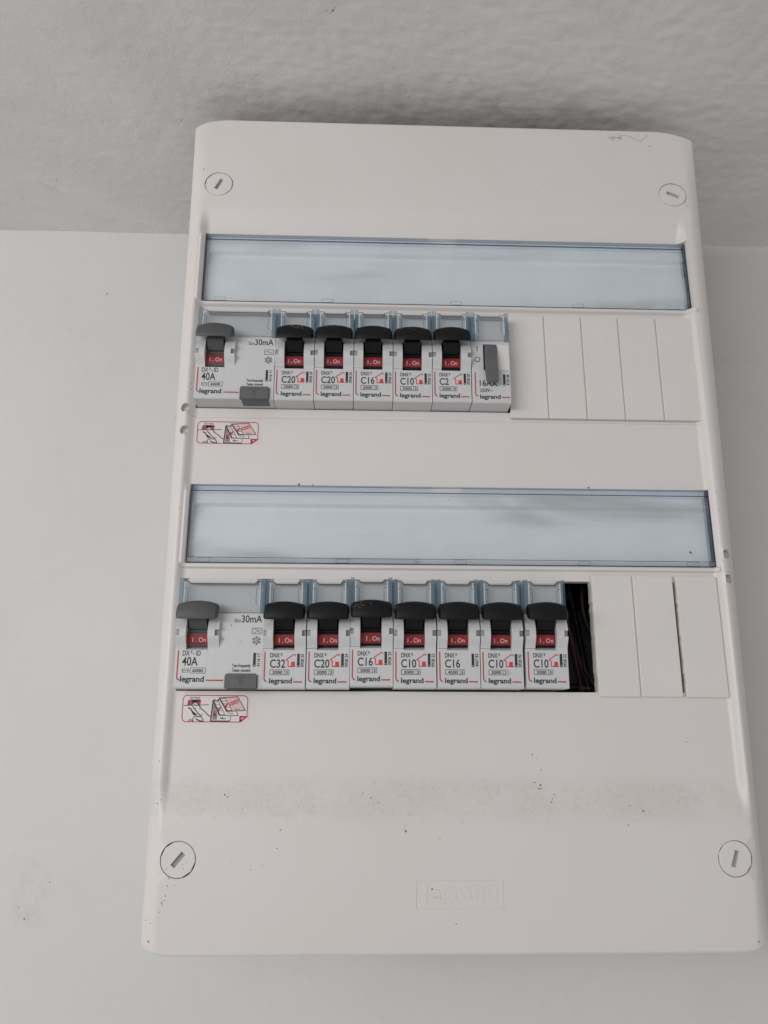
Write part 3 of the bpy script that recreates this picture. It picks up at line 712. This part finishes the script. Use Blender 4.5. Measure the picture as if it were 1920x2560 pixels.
def load_switch(x, z, label):
    root = empty('load_switch', (x, 0, z)); tag(root, label, 'switch'); W = W1; D = -0.05
    mb = MB(); full = [(22, -16.3), (22, -20), (58, -20), (58, 33), (12, 33), (10, 28.2), (2.6, 28.0), (2.6, 14.1), (6.2, 14.0), (6.2, 13.9), (0, 13.9)]; end = [(0, -15.3), (0.35, -15.85)]
    mb.prof(full + end, 0, 5.4); mb.prof(full + end, 11.5, W)
    mb.prof([(0.0, 0.0)] + end + full[:8] + [(7.5, 14.0), (7.5, 0.0)], 5.4, 11.5); mb.prof([(0, 12.7), (0, 13.9), (6, 13.9), (6, 12.7)], 5.4, 11.5)
    part('casing', mb, 'casing', root, bevel=0.10)
    part('dark_gap', MB().box(5.45, 11.45, 6.2, 7.4, 0.1, 12.6), 'dark', root)
    part('side_shutter', MB().box(11.62, W - .1, -0.45, 0.4, -0.2, 12.3), 'blank', root, bevel=0.12)
    mb = MB(); n = 18; top = []; bot = []
    for i in range(n + 1):
        t = i / n; q = 12.0 - 19.0 * t; fr = -1.3 - 3.0 * t - 0.9 * math.sin(math.pi * t); top.append((fr + .10 * (i % 2 if .35 < t < .8 else 0), q))
    mb.prof(top + [(-3.6, -7.7), (-2.4, -7.0), (1.5, 1.0), (6.0, 8.0), (6.0, 12.0)], 6.0, 11.2)
    lv = part('lever', mb, 'grey2', root, bevel=0.45)
    mb = MB(); mb.rect(2.5, 2.9, 9.2, 11.6, D); mb.ring(2.7, 5.2, 1.12, .36, D)
    mb.text('16AX', 3.4, 11.4, -7.7, -4.8, D); mb.text('250V~', 3.4, 9.1, -10.7, -9.0, D); mb.text('legrand', 3.4, 12.6, -13.8, -11.8, D, .028)
    number_bar(mb, 14.0, '4124 08', 15.5, -7.3, -2.0); part('lettering', mb, 'ink', root)
    mb = MB(); red_corner(mb, 1.5, -1.4, -12.7, 13.1, 16.9, -13.1); part('accent_line', mb, 'pred', root)
    add_holder(root, W); return root

XA, MW, ZR1, ZR2 = -113.75, 17.55, 125.0, 1.1
G1, G2 = 'devices in the upper row', 'devices in the lower row'
rcd(-113.75, ZR1, '4116 11', False, 'wide 40A residual current switch with grey lever, single-wave symbol, left end of upper row', 'residual current switches')
row1 = [('C20', '0928 24', 'C20 breaker with black lever directly right of the upper grey-lever switch'),
        ('C20', '0928 24', 'C20 breaker with black lever between another C20 and a C16, upper row'),
        ('C16', '0928 23', 'C16 breaker with black lever in the upper row'),
        ('C10', '0928 22', 'C10 breaker with black lever in the upper row'),
        ('C2', '0928 20', 'C2 breaker with black lever, last black lever of the upper row')]
for i, (r, n, lb) in enumerate(row1):
    breaker(XA + MW * (i + 2), ZR1 + random.uniform(-.15, .15), r, '3000', n, lb, G1, True, random.uniform(-.15, .15))
load_switch(XA + MW * 7 + .1, ZR1, 'narrow 16AX switch with grey rocker lever hanging down, beside the blank plates')
rcd(-113.4, ZR2, '4116 17', True, 'wide 40A residual current switch with grey lever, two-wave symbol, left end of lower row', 'residual current switches')
row2 = [('C32', '3000', '0928 25', 'C32 breaker with black lever beside the lower grey-lever switch', True, 0, 0, 0),
        ('C20', '3000', '0928 24', 'C20 breaker with black lever in the lower row', True, 0.15, 0, 0),
        ('C16', '3000', '0928 23', 'C16 breaker with house symbol, sitting slightly high in the lower row', True, 0, .75, -.004),
        ('C10', '3000', '0928 22', 'C10 breaker between two C16 breakers in the lower row', True, 0, .1, 0),
        ('C16', '4500', '4067 83', 'C16 breaker marked 4500 without a house symbol, lower row', False, .2, .05, 0),
        ('C10', '3000', '0928 92', 'C10 breaker with a chipped stain below its rating, lower row', True, .3, 0, 0.004),
        ('C10', '3000', '0928 22', 'C10 breaker at the edge of the dark open gap, lower row', True, 1.15, .1, 0.006)]
for i, (r, c, n, lb, hs, dx, dz, rl) in enumerate(row2):
    x = XA + MW * (i + 2) + dx; bk_ = breaker(x, ZR2 + 0.0045 * (x + 78) + dz, r, c, n, lb, G2, hs, random.uniform(-.2, .2), rl)
    if n == '0928 92':
        mb = MB()
        mb.poly([(11.0 + 1.1 * (1 + .25 * math.sin(5 * a_)) * math.cos(a_), -9.6 + 1.2 * (1 + .25 * math.cos(3 * a_)) * math.sin(a_)) for a_ in [i_ * .3927 for i_ in range(16)]], -0.07)
        part('dried_stain', mb, 'stain', bk_)

# ------------------------------------------------------------------ wires in the open gap
def wire(pts, r, mt, label):
    o = part('wire', MB().tube(pts, r, 10), mt, None, smooth=True); tag(o, label, 'wire', 'wires inside the box')
def bez(p0, p1, p2, p3, n=14): return [tuple(Vector(p0) * (1 - t) ** 3 + 3 * Vector(p1) * t * (1 - t) ** 2 + 3 * Vector(p2) * t * t * (1 - t) + Vector(p3) * t ** 3) for t in [i / n for i in range(n + 1)]]
wire(bez((50, 30, 60), (48, 28, 30), (57, 26, 5), (62, 30, -45)), 1.5, 'wred', 'red wire running down inside the dark gap')
wire(bez((57, 40, 60), (55, 38, 30), (66, 38, 5), (66, 42, -45)), 1.5, 'wblue', 'blue wire behind the red one in the dark gap')
wire(bez((68, 34, 50), (60, 32, 30), (60, 34, 18), (70, 34, 5)), 1.6, 'wbrown', 'short brown wire curling behind the blank plate')

# ------------------------------------------------------------------ stickers
def sticker(ox, oz, sx, sz, label, tilt):
    """ox,oz: lower-left corner on the cover; drawn in a 1530 x 620 sheet"""
    root = empty('safety_sticker', (ox, DC, oz)); root.rotation_euler = (0, tilt, 0); tag(root, label, 'sticker', 'test reminder stickers')
    P = lambda pts: [((x - 30) * sx, (680 - y) * sz) for x, y in pts]
    def rr(x0, y0, x1, y1, r, n=6):
        o = []
        for cx, cy, a0 in ((x1 - r, y0 + r, -90), (x1 - r, y1 - r, 0), (x0 + r, y1 - r, 90), (x0 + r, y0 + r, 180)):
            for i in range(n + 1): a = math.radians(a0 + 90 * i / n); o.append((cx + r * math.cos(a), cy + r * math.sin(a)))
        return o
    part('film', MB().slab(P(rr(30, 60, 1560, 680, 60)), -0.10, -0.01), 'stick', root)
    w_ = sx * 1.35; L = lambda q: -0.11 - 0.004 * q
    red = MB(); blk = MB(); pink = MB(); gry = MB(); wht = MB()
    bd = rr(97, 100, 1522, 640, 90); bd = [p for p in bd if not (p[0] > 1380 and p[1] > 520)]
    i0 = max(range(len(bd)), key=lambda i: (bd[i][0] > 1500) * bd[i][1]); bd = bd[i0 + 1:] + bd[:i0 + 1]
    red.stroke(P([(1522, 525)] + [] + [(1370, 640)]), 15 * w_, L(1)); red.stroke(P([(1370, 640)] + bd + [(1522, 525)]), 15 * w_, L(1))
    red.stroke(P([(1378, 630), (1378, 532), (1510, 532), (1380, 628)]), 34 * w_, L(1) - .001)
    # button, pressing hand and arrow
    blk.text('Test frequently', *[(240 - 30) * sx, (470 - 30) * sx], (680 - 158) * sz, (680 - 128) * sz, L(3), .02)
    blk.text('Tester souvent', *[(240 - 30) * sx, (470 - 30) * sx], (680 - 194) * sz, (680 - 166) * sz, L(3), .02)
    red.poly(P([(205, 300), (215, 205), (495, 205), (480, 298)]), L(1))
    blk.stroke(P([(300, 215), (470, 215)]), 30 * w_, L(2)); blk.poly(P([(300, 210), (420, 210), (350, 265), (305, 300)]), L(2))
    blk.stroke(P([(200, 302), (212, 205), (495, 203)]), 9 * w_, L(3))
    blk.stroke(P([(112, 312), (300, 305)]), 12 * w_, L(3)); blk.stroke(P([(440, 302), (665, 292)]), 12 * w_, L(3))
    finger = [(303, 290), (325, 260), (360, 250), (400, 275), (455, 310), (520, 385), (600, 440), (680, 515), (725, 530), (725, 635), (565, 635), (560, 590), (520, 540), (420, 440), (330, 340)]
    wht.poly(P(finger[:9] + [(725, 632), (560, 632)] + finger[11:]), L(4))
    blk.stroke(P([(725, 530), (680, 515), (600, 440), (520, 385), (455, 310), (410, 298), (375, 312), (340, 285), (325, 255)]), 15 * w_, L(5))
    blk.stroke(P([(300, 285), (330, 345), (420, 440), (520, 540), (558, 590), (570, 635)]), 15 * w_, L(5))
    wht.poly(P([(345, 632), (345, 560), (380, 535), (500, 530), (545, 580), (560, 632)]), L(4) - .0005)
    blk.stroke(P([(345, 635), (340, 575), (370, 540), (440, 530), (510, 535)]), 14 * w_, L(6)); blk.stroke(P([(405, 580), (470, 615), (560, 634)]), 20 * w_, L(6))
    blk.stroke(P([(245, 635), (265, 605), (300, 600), (335, 632)]), 14 * w_, L(6))
    for a in (((375, 378), (392, 355)), ((468, 360), (476, 385)), ((500, 510), (525, 480)), ((530, 520), (556, 488))): blk.stroke(P(a), 9 * w_, L(6))
    blk.poly(P([(220, 340), (325, 390), (290, 395), (445, 510), (345, 512), (265, 385), (228, 385)]), L(5))
    # three calendar leaves
    wht.poly(P([(745, 205), (900, 205), (1160, 515), (1160, 610), (735, 612)]), L(4))
    blk.poly(P([(715, 635), (745, 200), (770, 215), (745, 610), (1135, 612), (1160, 590), (1160, 615), (1135, 635)]), L(5))
    blk.stroke(P([(1160, 515), (1158, 600)]), 10 * w_, L(5)); blk.stroke(P([(745, 205), (890, 205)]), 10 * w_, L(5))
    blk.disc((785 - 30) * sx, (680 - 200) * sz, 18 * w_, L(6), 10); blk.disc((870 - 30) * sx, (680 - 198) * sz, 18 * w_, L(6), 10)
    gry.poly(P([(765, 250), (795, 300), (870, 480), (870, 600), (760, 600)]), L(5) - .001)
    for y in (350, 420, 520, 560): blk.stroke(P([(765, y), (868, y)]), 7 * w_, L(7))
    red.stroke(P([(775, 440), (800, 490), (850, 440)]), 26 * w_, L(7)); red.stroke(P([(780, 505), (850, 500)]), 24 * w_, L(7))
    wht.poly(P([(790, 220), (870, 235), (960, 220), (1300, 425), (1325, 508), (905, 490)]), L(8)); 
    blk.stroke(P([(1290, 425), (1325, 508), (900, 505)]), 11 * w_, L(9)); blk.poly(P([(755, 222), (795, 232), (930, 490), (1030, 490), (1030, 508), (900, 508)]), L(9))
    blk.stroke(P([(890, 235), (1030, 490)]), 9 * w_, L(9))
    for a in (((810, 235), (890, 235)), ((835, 290), (920, 290)), ((865, 350), (950, 350)), ((895, 415), (990, 412))): blk.stroke(P(a), 8 * w_, L(9))
    red.stroke(P([(868, 365), (895, 400), (945, 330)]), 26 * w_, L(10))
    pink.poly(P([(880, 148), (1295, 125), (1475, 402), (1060, 425)]), L(11))
    wht.poly(P([(925, 165), (1025, 160), (1180, 405), (1085, 408)]), L(11) - .001)
    blk.poly(P([(872, 148), (905, 150), (1085, 400), (1190, 400), (1190, 418), (1060, 430)]), L(12))
    blk.stroke(P([(880, 148), (1295, 124), (1478, 402), (1065, 425)]), 12 * w_, L(12)); blk.stroke(P([(1025, 160), (1190, 410)]), 9 * w_, L(12))
    for a in (((925, 165), (1025, 160)), ((955, 215), (1058, 212)), ((990, 270), (1090, 268)), ((1035, 340), (1135, 335))): blk.stroke(P(a), 8 * w_, L(12))
    red.stroke(P([(1010, 300), (1040, 330), (1082, 260)]), 28 * w_, L(13))
    c_, s_ = math.cos(.36), math.sin(.36); T = lambda u, v: (1222 + u * c_ - v * s_ * 1.0, 243 - u * s_ - v * c_)
    red.stroke(P([T(-95, -26), T(95, -26), T(95, 26), T(-95, 26)]), 14 * w_, L(13), True)
    vs, fs = glyphs('TEST', .02); a = min(p[0] for p in vs); b = max(p[0] for p in vs); h = max(p[1] for p in vs)
    red.add([(lambda q: (q[0], L(13), q[1]))(P([T(-70 + 140 * (x - a) / (b - a), -17 + 34 * y / h)])[0]) for x, y in vs], fs)
    for t, x0, x1, y0, y1, q in (('Jan', 1240, 1355, 388, 358, 13), ('Feb', 1095, 1220, 476, 446, 10), ('Mar', 940, 1070, 585, 540, 7)):
        blk.text(t, (x0 - 30) * sx, (x1 - 30) * sx, (680 - y0) * sz, (680 - y1) * sz, L(q), .015)
    part('white_print', wht, 'stick', root); part('pink_print', pink, 'spink', root); part('grey_print', gry, 'sgrey', root)
    part('red_print', red, 'scrim', root); part('black_print', blk, 'ink', root)
sticker(-114.1, 90.8, 28.8 / 1530, 11.7 / 620, 'red-framed test reminder sticker under the upper row of breakers', 0.004)
sticker(-112.2, -28.3, 28.0 / 1530, 11.9 / 620, 'red-framed test reminder sticker under the lower row of breakers', 0.006)

# ------------------------------------------------------------------ dirt: fly specks, rust spots, cobweb
SP = [(-120.9, 253.1, 0.16, 0), (-122.8, 247.6, 0.11, 0), (-121.0, 247.0, 0.11, 0), (-117.8, 241.1, 0.11, 0), (-117.1, 235.8, 0.16, 0), (-118.3, 232.7, 0.27, 1), (-118.3, 231.6, 0.16, 1), (-118.9, 225.8, 0.11, 0), (-121.5, 193.6, 0.16, 1), (-121.1, 186.2, 0.22, 1), (51.9, 232.2, 0.16, 0), (48.5, 227.6, 0.16, 0), (116.7, 215.9, 0.16, 0), (118.7, 216.6, 0.11, 0), (112.4, 211.2, 0.16, 0), (112.2, 207.7, 0.22, 0), (68.3, 212.8, 0.11, 0), (-118.4, -42.6, 0.27, 0), (-116.5, -57.0, 0.22, 0), (-117.7, -58.3, 0.27, 0), (-117.7, -62.5, 0.16, 0), (-91.9, -55.2, 0.33, 0), (-90.7, -56.0, 0.27, 0), (-84.6, -60.2, 0.22, 0), (-69.6, -67.9, 0.33, 0), (-70.6, -74.5, 0.22, 0), (-87.9, -79.2, 0.16, 0), (-76.2, -80.6, 0.16, 0), (-104.9, -79.5, 0.16, 0), (-106.2, -80.1, 0.16, 0), (-106.1, -81.6, 0.16, 0), (-112.4, -81.7, 0.22, 0), (-111.2, -85.1, 0.22, 0), (-111.6, -87.8, 0.22, 0), (-108.9, -87.6, 0.16, 0), (-112.2, -91.3, 0.22, 0), (-112.6, -92.8, 0.22, 0), (-113.5, -93.7, 0.27, 0), (-113.3, -94.5, 0.22, 0), (-114.4, -97.0, 0.22, 0), (-117.7, -101.1, 0.22, 0), (-119.9, -100.4, 0.22, 0), (-118.2, -107.6, 0.33, 0), (-80.4, -82.0, 0.22, 0), (-37.8, -54.7, 0.27, 0), (-34.5, -56.4, 0.27, 0), (-31.4, -58.1, 0.22, 0), (-43.6, -53.1, 0.16, 0), (-75.2, -59.8, 0.16, 0), (30.6, -40.0, 0.33, 1), (32.3, -41.5, 0.2, 0), (32.9, -43.2, 0.16, 0), (33.9, -45.9, 0.2, 0), (30.6, -50.7, 0.25, 1), (31.3, -50.8, 0.25, 1), (33.3, -51.7, 0.41, 1), (32.5, -53.0, 0.33, 1), (33.4, -53.0, 0.33, 1), (29.7, -53.0, 0.2, 0), (29.6, -51.6, 0.16, 1), (38.4, -55.2, 0.29, 1), (37.5, -56.7, 0.25, 1), (37.0, -57.8, 0.25, 1), (73.2, -61.2, 0.37, 0), (50.9, -58.5, 0.2, 0), (68.0, -59.3, 0.25, 0), (66.6, -66.2, 0.25, 0), (54.8, -57.7, 0.16, 0), (94.2, -35.1, 0.25, 0), (115.4, -108.8, 0.33, 0), (-10.9, -89.3, 0.33, 0), (-1.7, -101.7, 0.25, 0), (-21.0, -68.4, 0.41, 0), (-7.7, -71.1, 0.25, 0), (9.8, -60.8, 0.16, 0), (-111.8, 77.6, 0.19, 0), (-111.5, 75.0, 0.19, 0), (-117.8, 60.9, 0.19, 0), (-115.4, 57.0, 0.16, 0), (116.9, 70.8, 0.19, 0), (116.9, 62.9, 0.19, 0), (-117.4, 124.5, 0.15, 1), (-117.2, 123.5, 0.11, 0), (-116.9, 122.0, 0.15, 0), (-116.7, 119.1, 0.23, 0), (-116.6, 116.8, 0.23, 0)]
FS = [(-108.7, 67.5, 0.16), (-88.4, 45.5, 0.16), (-66.9, 72.5, 0.45), (-60.9, 72.4, 0.32), (103.3, 44.0, 0.52), (103.7, 43.6, 0.39), (60.7, 72.7, 0.45), (53.0, 67.0, 0.13), (-1.6, 66.5, 0.16), (-0.8, 66.9, 0.13), (0.4, 67.8, 0.13), (-1.2, 66.1, 0.16)]
WEB = [(85.2, 257.5), (87.7, 259.0), (89.9, 257.3), (89.5, 259.8), (93.1, 259.5), (96.5, 257.9), (99.7, 256.3), (102.6, 259.5), (103.6, 260.2), (103.5, 253.9), (104.9, 253.0)]
CS = [(-54.6, -43.9, 0.58), (-53.6, -45.4, 0.35), (-57.4, -43.8, 0.35), (-55.9, -43.0, 0.29), (-218.5, 72.3, 0.46), (-160.3, 36.9, 0.35), (-135.7, 23.2, 0.46)]
WS = [(-200.6, 231.7, 0.87), (-216.8, -94.4, 0.43), (-208.0, -124.6, 1.09), (-211.6, -119.2, 0.87), (-151.7, 149.3, 0.65), (-197.3, -107.4, 0.65)]
RS = [(-94.8, 4.3, 0.19), (-90.5, 4.9, 0.14), (-87.8, 5.2, 0.1), (-87.7, 3.8, 0.19), (-91.7, 10.2, 0.29), (-100.5, 15.3, 0.19)]
def blob(mb, x, z, r, d, rnd):
    n = 7; e = 0.7 + rnd.random() * .6; a0 = rnd.random() * 6
    pts = [(x + r * (0.75 + .5 * rnd.random()) * math.cos(a0 + i * 6.283 / n), z + e * r * (0.75 + .5 * rnd.random()) * math.sin(a0 + i * 6.283 / n)) for i in range(n)]
    o = len(mb.v)
    mb.v += [(px, d(px, pz), pz) for px, pz in pts] + [(x, d(x, z) - r * .35, z)]
    mb.f += [(o + i, o + (i + 1) % n, o + n) for i in range(n)]
def stuff(name, mb, mt, label, cat):
    o = part(name, mb, mt, None); o['kind'] = 'stuff'; tag(o, label, cat); return o
rnd = random.Random(11); dk = MB(); ru = MB()
cd = lambda x, z: cover_d(x, z) - 0.04
for x, z, r, k_ in SP: blob(ru if k_ else dk, x, z, r * 0.95, cd, rnd)
for x, z, r in FS: blob(dk, x, z, r, lambda x, z: 7.35, rnd)
for x, z, r in RS: blob(dk, x, z, r, lambda x, z: -0.06, rnd)
for x, z, r in WS: blob(dk, x, z, r * .45, lambda x, z: WALL_D - .06, rnd)
for _ in range(150):
    x = rnd.uniform(-105, 108); z = rnd.gauss(-57.5, 4.2)
    if -68 < z < -46: blob(dk, x, z, rnd.uniform(.03, .07), cd, rnd)
stuff('fly_specks', dk, 'speck', 'tiny dark fly specks scattered over the white cover and wall', 'specks')
stuff('rust_specks', ru, 'rust', 'small reddish brown specks on the cover below the lower row', 'specks')
mb = MB()
for x, d, r in CS: mb.add([(x - r, d, ceil_z(x, d) - .5), (x, d - r, ceil_z(x, d) - .55), (x + r, d, ceil_z(x, d) - .5), (x, d + r * .8, ceil_z(x, d) - .45)], [(0, 1, 2, 3)])
stuff('ceiling_specks', mb, 'speck', 'few dark specks on the plaster ceiling above the box', 'specks')
# dust fibres: the tangle at the top right edge, lint on the ledge and on the levers, threads across the open gap
web = MB(); fib = MB()
def thread(mb, pts, wd, jit=.25, n=5):
    P = []
    for i in range(len(pts) - 1):
        for k_ in range(n):
            t = k_ / n; P.append(tuple(a + (b - a) * t + rnd.uniform(-jit, jit) * .5 for a, b in zip(pts[i], pts[i + 1])))
    P.append(pts[-1]); mb.stroke(P, wd, 0)
th = MB(); thread(th, WEB[2:9], .30, .5); thread(th, WEB[9:], .35, .4)
for _ in range(26): a = (rnd.uniform(84.5, 90.2), rnd.gauss(258.2, .55)); thread(th, [a, (a[0] + rnd.uniform(-2, 2), a[1] + rnd.uniform(-.6, .6))], .16, .5)
drape(th, -0.06); web.add(th.v, th.f)
for _ in range(120):
    x = rnd.uniform(-108, 108); z = rnd.gauss(-57.5, 4.5)
    if z < -68 or z > -46: continue
    th = MB(); a = rnd.random() * 6.28; l = rnd.uniform(.5, 1.6); thread(th, [(x, z), (x + l * math.cos(a), z + l * .6 * math.sin(a)), (x + l * 1.6 * math.cos(a + .8), z + l * math.sin(a + .8))], .07, .15, 3)
    drape(th, -0.05); fib.add(th.v, th.f)
stuff('cobweb', web, 'web', 'grey cobweb tangle at the upper right edge of the cover', 'cobweb')
stuff('dust_fibres', fib, 'web', 'fine grey dust fibres lying on the lower ledge of the cover', 'dust')
lint = MB()
for cx, cz, n_ in ((-70, 141, 16), (-64, 141.5, 10), (-52.5, 141.5, 5), (-17, 141.5, 5), (-41, 17.6, 9), (-26, 17, 5), (-41, 18.8, 6)):
    for _ in range(n_):
        x = cx + rnd.gauss(0, 2.2); z = cz + rnd.gauss(0, .5); a = rnd.random() * 6.28; l = rnd.uniform(.4, 1.6)
        P = [(x + l * t * math.cos(a + t), -6.9 - rnd.random() * .3, z + .4 * l * t * math.sin(a + 1.5 * t)) for t in (0, .35, .7, 1)]
        lint.tube(P, .035, 4)
gap_lint = MB()
for a, b in (((47.5, 8, 26.5), (50.5, 9, 24)), ((47.3, 8, 22), (50, 10, 27)), ((48.5, 9.5, 12), (59, 12, -13.5)), ((48.5, 10, 15), (56, 11, -13.8)), ((52, 10, -2), (59, 11, -10))):
    gap_lint.tube([tuple(Vector(a).lerp(Vector(b), t) + Vector((0, .8 * math.sin(3.1 * t), -1.0 * math.sin(3.1 * t)))) for t in [i / 8 for i in range(9)]], .04, 4)
for _ in range(70):
    x = rnd.uniform(46.5, 56); z = -14.0 + abs(rnd.gauss(0, 1.1)) * (1 - (x - 46) / 14); a = rnd.random() * 6.28; l = rnd.uniform(.6, 2.2)
    gap_lint.tube([(x + l * t * math.cos(a + t), 9.2 + rnd.random(), z + .4 * l * t * math.sin(a + 1.5 * t)) for t in (0, .35, .7, 1)], .03, 4)
stuff('lint', lint, 'web', 'grey lint caught on the tops of the black levers', 'lint')
stuff('gap_cobweb', gap_lint, 'web_shade', 'dusty cobweb threads across the dark open gap', 'cobweb')
